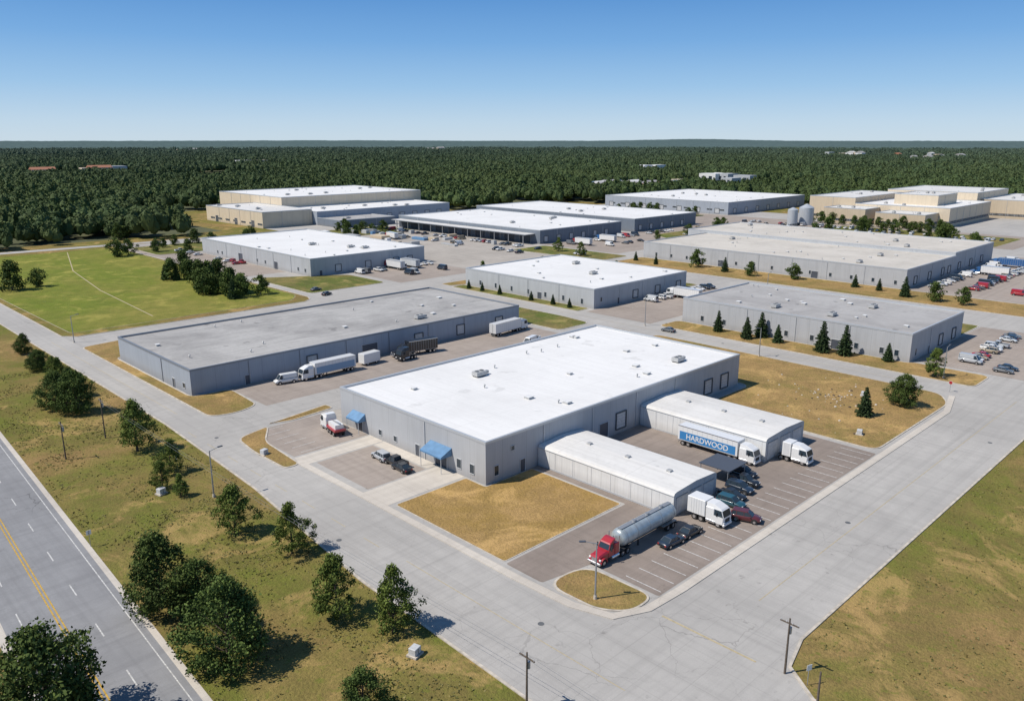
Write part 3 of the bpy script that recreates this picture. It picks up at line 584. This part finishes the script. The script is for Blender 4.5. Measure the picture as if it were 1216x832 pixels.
for i in range(90):
    x=rr.uniform(155,197);y=rr.uniform(58,92)
    if rr.random()<.7: x=rr.gauss(178,3);y=rr.gauss(76,5)
    if not(153<x<198 and 56<y<92): continue
    s=rr.uniform(.08,.32);b.rings([[(x+s*k*math.cos(a+i)*rr.uniform(.8,1.2),y+s*k*math.sin(a+i),.12+z) for a in [j*math.pi/3 for j in range(6)]] for k,z in ((1,0),(.9,s*.5),(.4,s*.8))],rr.choice([M['kerb'],M['walk'],M['bark']]))
b.obj('rubble')
for x,y in [(45.5,131),(49,66),(184,70),(158,60),(66.5,135)]:
    b=MB();b.cbox(-.6,.6,-.5,.5,.25,1.1,M['door'],.04);b.box(-.8,.8,-.7,.7,0,.25,M['kerb']);b.box(-.02,.02,-.53,-.5,.3,1.05,M['dark']);b.obj('utility_box',None,(x,y,.02),.3)
def pole(name,x,y,h,lamp=0,cross=0,z=.02,rz=0):
    b=MB();m=M['steel'] if lamp else M['wood'];b.tube((0,0,0),(0,0,h),.14,.09,m,10)
    if lamp:
        b.tube((0,0,0),(0,0,.5),.25,.22,M['kerb'],10);b.tube((0,0,h-.1),(1.6,0,h+.25),.06,.05,m);b.cbox(1.4,2.3,-.18,.18,h+.18,h+.34,M['door_d'],.04);b.box(1.5,2.2,-.12,.12,h+.16,h+.178,M['lamp_w'])
    if cross:
        b.box(-.06,.06,-1.1,1.1,h-.7,h-.56,m)
        for q in (-1,-.35,.35,1): b.tube((0,q,h-.56),(0,q,h-.38),.05,.04,M['door'],6)
        b.tube((.25,0,h-2),(.25,0,h-1.2),.2,.2,M['steel'],10)
    return b.obj(name,None,(x,y,z),rz)
pole('utility_pole',38.8,159,7.5,0,1);pole('utility_pole',48,165.5,8.5,0,1);pole('street_lamp',51.3,123.6,8.3,1);pole('utility_pole',51.8,50.5,6.8,0,1);pole('utility_pole',76.6,34.2,7,0,1)
pole('sign_post',74,29.2,4.2);pole('street_lamp',73,58.8,8,1,0,.13,2.4);pole('street_lamp',207.5,150,8,1);pole('street_lamp',199,105,8,1,0,.13,3.1);pole('street_lamp',213,62,8,1,0,.13);pole('street_lamp',286.5,150,8,1);pole('street_lamp',69,255,8,1)
b=MB()
pz=[(48,165.5,7.9),(51.8,50.5,6.3),(52,-60,6.3)]
for q in (-.9,.9):
    for (xa,ya,za),(xb,yb,zb_) in zip(pz,pz[1:]):
        pr=None
        for k in range(25):
            t=k/24;p=(xa+(xb-xa)*t+q*.3,ya+(yb-ya)*t,za+(zb_-za)*t-1.6*4*t*(1-t)*.5)
            if pr: b.tube(pr,p,.014,.014,M['steel'],4,False,False)
            pr=p
b.obj('overhead_wires')
def sign(x,y,rz,col,shape='rect'):
    b=MB();b.tube((0,0,0),(0,0,2.6),.04,.04,M['steel'],8)
    if shape=='stop': 
        rg=[[(q,.42*math.cos(a),2.3+.42*math.sin(a)) for a in [math.pi/8+k*math.pi/4 for k in range(8)]] for q in (-.06,-.045)];b.rings(rg,col);rg=[[(q,.47*math.cos(a),2.3+.47*math.sin(a)) for a in [math.pi/8+k*math.pi/4 for k in range(8)]] for q in (-.044,-.03)];b.rings(rg,M['lamp_w'])
    else: b.box(-.07,-.04,-.35,.35,1.9,2.6,col)
    b.obj('stop_sign' if shape=='stop' else 'traffic_sign',None,(x,y,.02),rz)
sign(76.5,31.5,1.2,M['lamp_w']);sign(202,57,0,paint('red',COL['red']),'stop');sign(30.8,120,-1.5,M['lamp_w']);sign(52,140,0,M['lamp_w'])
b=MB();b.tube((548,262,0),(548,262,12),5,5,M['coping'],20);b.tube((548,262,12),(548,262,14.5),5,.5,M['coping'],20);b.tube((536,266,0),(536,266,11),3.5,3.5,M['coping'],20);b.tube((536,266,11),(536,266,12.5),3.5,.5,M['coping'],20)
b.obj('storage_silos')
# ------------------------------------------------------------ trees
def quadcloud(P,Nn,sz,rs):
    n=len(P);a=rs.normal(size=(n,3))+Nn*.9;a/=np.linalg.norm(a,axis=1)[:,None];r=rs.normal(size=(n,3));u=np.cross(a,r);u/=np.linalg.norm(u,axis=1)[:,None];v=np.cross(a,u)
    s=sz[:,None];u=u*s;v=v*s*.7
    return np.stack([P-u,P-v*.9+u*.2,P+u,P+v],1).reshape(-1,3)
def finish_tree(name,b,V,sh,leaf):
    nb=len(b.v);nf=len(b.f);n=len(V)//4;o=nb
    faces=b.f+[(o+4*i,o+4*i+1,o+4*i+2,o+4*i+3) for i in range(n)]
    me=bpy.data.meshes.new(name);me.from_pydata(b.v+[tuple(x) for x in V.tolist()],[],faces)
    for m in b.mats: me.materials.append(m)
    me.materials.append(leaf);k=len(b.mats)
    me.polygons.foreach_set('material_index',b.m+[k]*n)
    at=me.attributes.new('shade','FLOAT','FACE');at.data.foreach_set('value',[0.3]*nf+sh.tolist());me.update();return me
def leaftree(seed,h,w,leaf,nc=55,nl=75,ls=.2,low=.18,taper=.45,cl=(.085,.15)):
    rs=np.random.RandomState(seed);rr=random.Random(seed);b=MB()
    r=.02*h+.03;top=Vector((rr.uniform(-.2,.2),rr.uniform(-.2,.2),h*.86))
    segs=5;path=[Vector((top.x*t+rr.uniform(-.08,.08)*(t>0),top.y*t+rr.uniform(-.08,.08)*(t>0),top.z*t)) for t in [i/segs for i in range(segs+1)]]
    for i in range(segs): b.tube(path[i],path[i+1],r*(1-i/segs*.85),r*(1-(i+1)/segs*.85),M['bark'],7)
    C=[];c0=h*low;ch=h-c0;lobes=[(rr.uniform(0,6.28),rr.uniform(.1,.9),rr.uniform(.6,1.3)) for _ in range(8)]
    while len(C)<nc:
        zz=rs.uniform(0,1)**1.1;ang=rs.uniform(0,6.28);rad=rs.uniform(.2,1)**.6;k=1.0
        for la,lz,ls_ in lobes:
            k+=(ls_-1)*max(0,math.cos(ang-la))*max(0,1-abs(zz-lz)*2.5)*1.5
        prof=math.sin(math.pi*min(1,(zz*.82+.16)))**.7*(1-taper*zz)
        q=w/2*k*prof*rad*(1+taper*.55)
        C.append((q*math.cos(ang),q*math.sin(ang),c0+ch*(.05+.88*zz)))
    C=np.array(C)
    for c in C[::3]:
        s_=Vector((0,0,max(h*.1,c[2]-h*.2)));s_.x=top.x*s_.z/top.z;s_.y=top.y*s_.z/top.z;b.tube(s_,Vector(c),r*.25,r*.06,M['bark'],5)
    P=[];NN=[];SH=[]
    for c in C:
        cr=w*rs.uniform(*cl);n=int(nl*rs.uniform(.6,1.3));d=rs.normal(size=(n,3));d/=np.linalg.norm(d,axis=1)[:,None];rad=rs.uniform(.15,1.1,n)**.6
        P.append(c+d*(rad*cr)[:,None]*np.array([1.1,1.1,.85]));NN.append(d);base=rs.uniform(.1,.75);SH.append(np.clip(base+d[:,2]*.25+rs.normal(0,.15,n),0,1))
    P=np.concatenate(P);NN=np.concatenate(NN);SH=np.concatenate(SH);sz=rs.uniform(.6,1.25,len(P))*ls
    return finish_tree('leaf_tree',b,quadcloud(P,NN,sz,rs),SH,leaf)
def conifer(seed,h,w,leaf,layers=16,ls=.22):
    rs=np.random.RandomState(seed);b=MB();b.tube((0,0,0),(0,0,h*.97),.03*h**.8*.6+.04,.02,M['bark'],7);P=[];NN=[];SH=[]
    for i in range(layers):
        t=i/layers;z=h*(.07+.9*t);R_=w/2*(1-t)**.85*rs.uniform(.85,1.12)+.12;nb=int(9*(1-t)+4)
        for k in range(nb):
            a=2*math.pi*(k+rs.uniform(-.3,.3))/nb+i*.7;L=R_*rs.uniform(.72,1.15);n=int(16+26*L)
            s=rs.uniform(.15,1,n);x=np.cos(a)*L*s;y=np.sin(a)*L*s;wd=.28*(1.15-s)*max(.5,L*.6)
            zz=z-.22*L*s+.12*L*s**2;q=rs.normal(0,1,(n,3))*wd[:,None]*np.array([1,1,.35])
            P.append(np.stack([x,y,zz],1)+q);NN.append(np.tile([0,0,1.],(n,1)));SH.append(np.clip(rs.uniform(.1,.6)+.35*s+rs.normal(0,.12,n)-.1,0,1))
            if i%2==0: b.tube((0,0,z),(math.cos(a)*L*.7,math.sin(a)*L*.7,z-.15*L),.03,.01,M['bark'],4)
    P=np.concatenate(P);NN=np.concatenate(NN);SH=np.concatenate(SH);sz=rs.uniform(.6,1.2,len(P))*ls
    return finish_tree('conifer_tree',b,quadcloud(P,NN,sz,rs),SH,leaf)
TB=[leaftree(s,10.5,9.5,M['leafB'],150,90,.17,.04,.5,(.075,.12)) for s in (1,2,3)]
TS=[leaftree(s,8,5.2,M['leafA'],95,70,.14,.10,.62,(.09,.14)) for s in (11,12,13,14)]
TM=[leaftree(s,9,9,M['leafB'],45,45,.34,.04,.4,(.11,.17)) for s in (31,32,33)]
TC=[conifer(s,8,4.4,M['leafC']) for s in (21,22,23)]
def tree(kind,x,y,sc,i=None,z=0.0,name=None):
    L={'B':TB,'S':TS,'C':TC,'M':TM}[kind];me=L[(i if i is not None else rr.randrange(9))%len(L)]
    s=(sc*rr.uniform(.95,1.05),sc*rr.uniform(.95,1.05),sc*rr.uniform(.95,1.05))
    return place(me,name or {'B':'oak_tree','M':'oak_tree','S':'young_maple_tree','C':'spruce_tree'}[kind],None,(x,y,z),rr.uniform(0,6.28),s)
tree('B',31.9,96.5,1.05,0);tree('B',35,92,.72,1);tree('B',33,80,1.02,2);tree('B',36,86.5,.5,1);tree('B',14.6,79.5,1.35,1);tree('B',8.5,87,1.15,0);tree('B',38.6,61,.6,2);tree('B',11.5,68,.9,2)
tree('S',48,109,1.05,0);tree('S',51,97.5,.98,1);tree('S',47,79.5,1.1,2);tree('S',50,71.5,1.1,3);tree('S',50.5,139,.8,1);tree('S',46.5,133,.65,2);tree('S',47.5,128,.5,3)
tree('S',50,154,1.3,0);tree('B',49,186,.95,1);tree('B',47,193,.85,2);tree('B',51.5,199,.7,0);tree('S',52,209,.95,1);tree('B',53,229,.55,1);tree('B',54,235,.45,2);tree('B',55,251,.55,0);tree('S',54,221,.7,0)
for x,y,s in [(79,364,1.3),(74,374,1.2),(89,367,.9),(70,390,1.1),(143,434,1.1),(150,438,.9),(177,518,1.2),(170,510,1.1),(60,430,1.2),(50,380,1.2),(45,400,1.3),(38,350,1.2),(165,440,.8)]: tree('M',x,y,s)
for i in range(36): tree('C' if i%3==1 else 'M',rr.uniform(129,148),rr.uniform(285,362),rr.uniform(.75,1.15))
for x,y,s in [(217,129,.85),(215,118,.9),(220,116,1.05),(217,109,.75),(216,95,1.15),(217,89,1.1),(219,78,.7),(170,64,.85)]: tree('C',x,y,s,z=.1)
tree('B',183,60.5,.75,1,.1);tree('S',213,64,.95,2,.1);tree('S',186,62.5,.6,1,.1)
for y in (232,222,205,194,186,240): tree('C',211.5,y,.48,z=.1)
for x,y in [(325.6,207),(325,158),(325,132),(324,122),(317,99),(317,89),(320,176),(322,190),(318,225),(322,240),(318,110)]: tree(rr.choice('CCM'),x,y,rr.uniform(.6,1.0),z=.1)
for x,y in [(275,90),(272,110),(276,130),(280,200),(281,220),(315,270),(320,290),(265,250),(230,252)]: tree('S',x,y,rr.uniform(.6,1.0),z=.1)
for i in range(16): tree('M',rr.uniform(505,560),rr.uniform(135,238),rr.uniform(.7,1.1),z=.1)
for i in range(12): tree('M',568+rr.uniform(-3,3),180+i*8,rr.uniform(.6,1.0),z=.1)
for i in range(14): tree('M',rr.uniform(165,325),rr.uniform(428,463),rr.uniform(.6,1.0),z=.1)
for i in range(10): tree('M',rr.uniform(522,558),rr.uniform(352,458),rr.uniform(.6,1.0),z=.1)
for i in range(10): tree('M',rr.uniform(402,490),rr.uniform(265,298),rr.uniform(.5,.8),z=.1)
# weeds and dry tufts on the near verges
rs=np.random.RandomState(9);P=[]
def offgrass(x,y): return not ((hx(y)+1<x<(53 if y<60 else 53+(y-60)*.07 if y<160 else 60)-.6) or (x>73.8 and y<35.2))
while len(P)<9000:
    if rs.rand()<.72: x,y=rs.uniform(25,60),rs.uniform(40,230)
    else: x,y=rs.uniform(75,230),rs.uniform(-15,35)
    if offgrass(x,y): continue
    if noise.noise(Vector((x*.12,y*.12,1)))+rs.uniform(-.35,.35)<.05: continue
    P.append((x,y,.05))
P=np.repeat(np.array(P),3,0)+rs.normal(0,.12,(27000,3))*np.array([1,1,.25]);V=quadcloud(P,np.tile([0,0,.6],(len(P),1)),rs.uniform(.06,.2,len(P)),rs)
V[:,2]=np.maximum(V[:,2],.004)
me=bpy.data.meshes.new('grass_tufts');me.from_pydata(V.tolist(),[],[(4*i,4*i+1,4*i+2,4*i+3) for i in range(len(P))]);me.materials.append(leafm('weed_leaves',(.09,.10,.03),(.26,.22,.09)))
at=me.attributes.new('shade','FLOAT','FACE');at.data.foreach_set('value',rs.rand(len(P)));me.update();place(me,'grass_tufts')
# ------------------------------------------------------------ forest
def cluster(seed):
    rs=np.random.RandomState(seed);V=[];F=[];SH=[]
    bm=bmesh.new();bmesh.ops.create_icosphere(bm,subdivisions=2,radius=1);iv=np.array([v.co[:] for v in bm.verts]);ifc=[tuple(v.index for v in f.verts) for f in bm.faces];bm.free()
    for k in range(10):
        a=rs.uniform(0,6.28);r=13*math.sqrt(rs.uniform(0,1));x,y=r*math.cos(a),r*math.sin(a);h=rs.uniform(11,17);w=rs.uniform(3.6,5.6);pine=rs.rand()<.35
        base=rs.uniform(.15,.8)
        vv=iv*np.array([w*.88,w*.88,h*.36])*rs.uniform(.82,1.15,(len(iv),1))
        if pine:
            t=(vv[:,2]/(h*.36)+1)/2;vv[:,:2]*=(1.15-.95*np.clip(t,0,1))[:,None];vv[:,2]*=1.15
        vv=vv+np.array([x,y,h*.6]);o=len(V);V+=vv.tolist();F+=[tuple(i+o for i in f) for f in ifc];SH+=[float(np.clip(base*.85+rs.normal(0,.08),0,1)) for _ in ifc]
        n=55;d=rs.normal(size=(n,3));d/=np.linalg.norm(d,axis=1)[:,None];d[:,2]=np.where(d[:,2]<-.3,-d[:,2],d[:,2]);
        sc=np.array([w,w,h*.4]);P=d*sc
        if pine:
            t=(d[:,2]+1)/2;P[:,:2]*=(1.15-.9*t)[:,None];P[:,2]*=1.12
        P=P*rs.uniform(.85,1.04,(n,1))+np.array([x,y,h*.6]);Q=quadcloud(P,d,rs.uniform(.5,1.1,n),rs);o=len(V);V+=Q.tolist();F+=[(o+4*i,o+4*i+1,o+4*i+2,o+4*i+3) for i in range(n)]
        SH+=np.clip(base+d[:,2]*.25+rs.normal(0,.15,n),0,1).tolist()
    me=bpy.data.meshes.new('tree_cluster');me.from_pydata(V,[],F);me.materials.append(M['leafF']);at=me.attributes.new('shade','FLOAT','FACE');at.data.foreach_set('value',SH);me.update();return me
pts=[[] for _ in range(5)]
TOWNS=[(430,1500,100,30,5,15),(880,1750,30,50,3,14),(980,580,55,45,5,12),(2600,1000,60,210,15,21),(2300,760,30,70,4,17),(2500,3100,40,90,3,20),(1250,900,40,40,3,13),(1500,3500,80,60,4,20)]
def clearing(x,y):
    if noise.noise(Vector((x*.0022,y*.0022,3.3)))>.42: return True
    for cx,cy,rx,ry,_,_ in TOWNS:
        if cx-rx-90<x<cx+rx+20 and cy-ry-70<y<cy+ry+20: return True
    return False
def site(x,y):
    if x<=712 and 0<=y<=482 and x>240: return True
    if 60<x<=240 and y<505: return True
    if 28<y<525 and x<=60: return True
    if 235<x<445 and y<672: return True
    if 240<x<600 and y<520: return True
    if x<835 and y<300: return True
    if math.hypot((x-770)/85,(y-590)/60)<1: return True
    if y<30: return x<900
    return False
for r0,r1,sp,s0 in [(300,1500,19,1.0),(1500,2800,27,1.15),(2800,4300,38,1.4)]:
    n=int(.5*math.radians(88)*(r1*r1-r0*r0)/(sp*sp))
    for i in range(n):
        r=math.sqrt(rr.uniform(r0*r0,r1*r1));a=math.radians(rr.uniform(2,90));x,y=r*math.cos(a),r*math.sin(a)
        if site(x,y): continue
        if r>700 and clearing(x,y): continue
        pts[rr.randrange(5)].append((x,y,s0*rr.uniform(.75,1.15)))
FE=empty('forest')
for k in range(5):
    V=[];F=[]
    for x,y,s in pts[k]:
        a=rr.uniform(0,6.28);o=len(V);h=s/2*math.sqrt(2)
        for j in range(4): V.append((x+h*math.cos(a+j*math.pi/2),y+h*math.sin(a+j*math.pi/2),0.05))
        F.append((o,o+1,o+2,o+3))
    me=bpy.data.meshes.new('forest_points');me.from_pydata(V,[],F);ins=place(me,'forest_area',FE)
    ins.instance_type='FACES';ins.use_instance_faces_scale=True;ins.show_instancer_for_render=False;ins.show_instancer_for_viewport=False
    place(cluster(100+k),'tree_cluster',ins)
m,t,bb=nt('forest_floor');co=coords(t);f=noise_(t,co,.02,5,.6);bb.inputs['Roughness'].default_value=1
t.links.new(mixc(t,f,(.05,.065,.025),(.10,.10,.045)),bb.inputs['Base Color'])
sheet('forest_floor',[(-4000,530),(236,512),(240,676),(450,676),(450,525),(600,525),(600,486),(715,486),(715,305),(838,305),(838,20),(4500,20),(4500,4500),(-4000,4500)],.012,m)
# far canopy
na,nr=420,230;rs=np.random.RandomState(3);V=[];F=[]
for i in range(nr):
    r=3700*(24500/3700)**(i/(nr-1))
    for j in range(na):
        a=math.radians(-4+98*j/(na-1))+rs.uniform(-.0004,.0004);x,y=r*math.cos(a),r*math.sin(a)
        hz=4+8*rs.rand()+14*max(0,noise.noise(Vector((x*.0011,y*.0011,0))))+6*noise.noise(Vector((x*.006,y*.006,5)))
        if r>14000:
            ad=math.degrees(a);k=min(1,(r-14000)/6000);hz+=k*(14+45*math.exp(-((ad-33)/4)**2)+12*math.exp(-((ad-58)/7)**2))
        V.append((x,y,hz))
for i in range(nr-1):
    for j in range(na-1): o=i*na+j;F.append((o,o+1,o+na+1,o+na))
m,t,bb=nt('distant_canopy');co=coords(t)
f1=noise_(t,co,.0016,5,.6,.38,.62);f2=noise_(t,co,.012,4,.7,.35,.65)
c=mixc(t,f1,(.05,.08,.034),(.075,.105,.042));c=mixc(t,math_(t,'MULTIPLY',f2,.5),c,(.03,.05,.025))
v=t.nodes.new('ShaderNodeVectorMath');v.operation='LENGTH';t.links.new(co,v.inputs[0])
c=mixc(t,math_(t,'MULTIPLY',maprange(t,v.outputs['Value'],900,6500),.85),c,HAZE_PAINT);t.links.new(c,bb.inputs['Base Color']);bb.inputs['Roughness'].default_value=1;bb.inputs['Specular IOR Level'].default_value=0  # same painted haze tints the canopy colour with distance
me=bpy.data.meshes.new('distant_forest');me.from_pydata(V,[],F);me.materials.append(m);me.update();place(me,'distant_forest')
# distant town
b=MB()
def house(x,y,w,l,h,wm,rm,gable=True):
    b.box(x,x+w,y,y+l,0,h,wm)
    if gable:
        e=.6;b.add([(x-e,y-e,h),(x+w+e,y-e,h),(x+w+e,y+l+e,h),(x-e,y+l+e,h),(x-e,y+l/2,h+l*.22),(x+w+e,y+l/2,h+l*.22)],[(0,1,5,4),(2,3,4,5),(0,4,3),(1,2,5)],rm)
    b.box(x-.1,x,y+l*.2,y+l*.4,h*.3,h*.7,M['glass']);b.box(x-.1,x,y+l*.6,y+l*.8,h*.3,h*.7,M['glass'])
redr=plain('terracotta_roof',(.34,.15,.09),.9);bluer=plain('blue_roof',(.10,.20,.34),.7)
for i in range(46):
    a=rr.uniform(0,6.28);q=math.sqrt(rr.random());x=760+82*q*math.cos(a);y=575+60*q*math.sin(a)
    house(x,y,rr.uniform(10,26),rr.uniform(8,16),rr.uniform(4,10),rr.choice([M['w_cream'],M['w_white'],M['w_tan'],M['w3']]),rr.choice([redr,bluer,M['r_gray'],M['r_white2'],M['r_gray']]))
for cx,cy,rx,ry,n,hs in TOWNS:
    for i in range(n):
        house(cx+rr.uniform(-rx,rx),cy+rr.uniform(-ry,ry),rr.uniform(15,45),rr.uniform(12,28),hs*rr.uniform(.5,1.05),rr.choice([M['w_cream'],M['w_tan'],M['w3'],M['w_white']]),rr.choice([M['r_gray'],M['r_white2'],redr]),rr.random()<.3)
b.obj('distant_town')
for i in range(26):
    a=rr.uniform(0,6.28);q=math.sqrt(rr.random());tree('M',765+80*q*math.cos(a),580+56*q*math.sin(a),rr.uniform(.8,1.2))
# ------------------------------------------------------------ light, sky, camera
el=math.radians(52);az=math.radians(150)
d=Vector((math.cos(el)*math.cos(az),math.cos(el)*math.sin(az),math.sin(el)))
sd=bpy.data.lights.new('sun','SUN');sd.energy=4.9;sd.angle=math.radians(.5);sd.color=(1,.94,.855);so=bpy.data.objects.new('sun',sd);scn.collection.objects.link(so);so.rotation_euler=(-d).to_track_quat('-Z','Y').to_euler();so.location=(0,0,200)
w=bpy.data.worlds.new('World');scn.world=w;w.use_nodes=True;t=w.node_tree;bg=t.nodes['Background'];sk=t.nodes.new('ShaderNodeTexSky');sk.sky_type='NISHITA';sk.sun_disc=False;sk.sun_elevation=el;sk.sun_rotation=math.radians(90)-az;sk.altitude=100;sk.air_density=1.0;sk.dust_density=.3;sk.ozone_density=3.0
# clear-air tint by elevation: deeper blue aloft, pale haze at the horizon
tc=t.nodes.new('ShaderNodeTexCoord');sx=t.nodes.new('ShaderNodeSeparateXYZ');t.links.new(tc.outputs['Generated'],sx.inputs[0])
cr=t.nodes.new('ShaderNodeValToRGB');t.links.new(sx.outputs[2],cr.inputs[0]);els=cr.color_ramp.elements
K=.1
stops=[(0,(.58,.72,.84)),(.02,(.51,.68,.85)),(.06,(.32,.55,.83)),(.11,(.17,.40,.76)),(.155,(.10,.30,.67)),(.4,(.08,.20,.44)),(1,(.055,.13,.30))]
els[0].position=0;els[0].color=(*stops[0][1],1);els[1].position=1;els[1].color=(*stops[-1][1],1)
for p,c in stops[1:-1]:
    e=els.new(p);e.color=(*c,1)
sc_=t.nodes.new('ShaderNodeVectorMath');sc_.operation='SCALE';sc_.inputs[3].default_value=1/K;t.links.new(cr.outputs[0],sc_.inputs[0])
t.links.new(mixc(t,.88,sk.outputs[0],sc_.outputs[0]),bg.inputs[0]);bg.inputs[1].default_value=K
cd=bpy.data.cameras.new('camera');cd.sensor_width=36;cd.lens=36*953/1216;cd.clip_end=60000;cd.clip_start=.5
co=bpy.data.objects.new('camera',cd);scn.collection.objects.link(co);co.location=(0,0,58);co.rotation_euler=(math.radians(90)-math.atan(250/953),0,math.radians(-44.5));scn.camera=co
scn.view_settings.view_transform='Standard';scn.view_settings.look='None';scn.view_settings.exposure=0
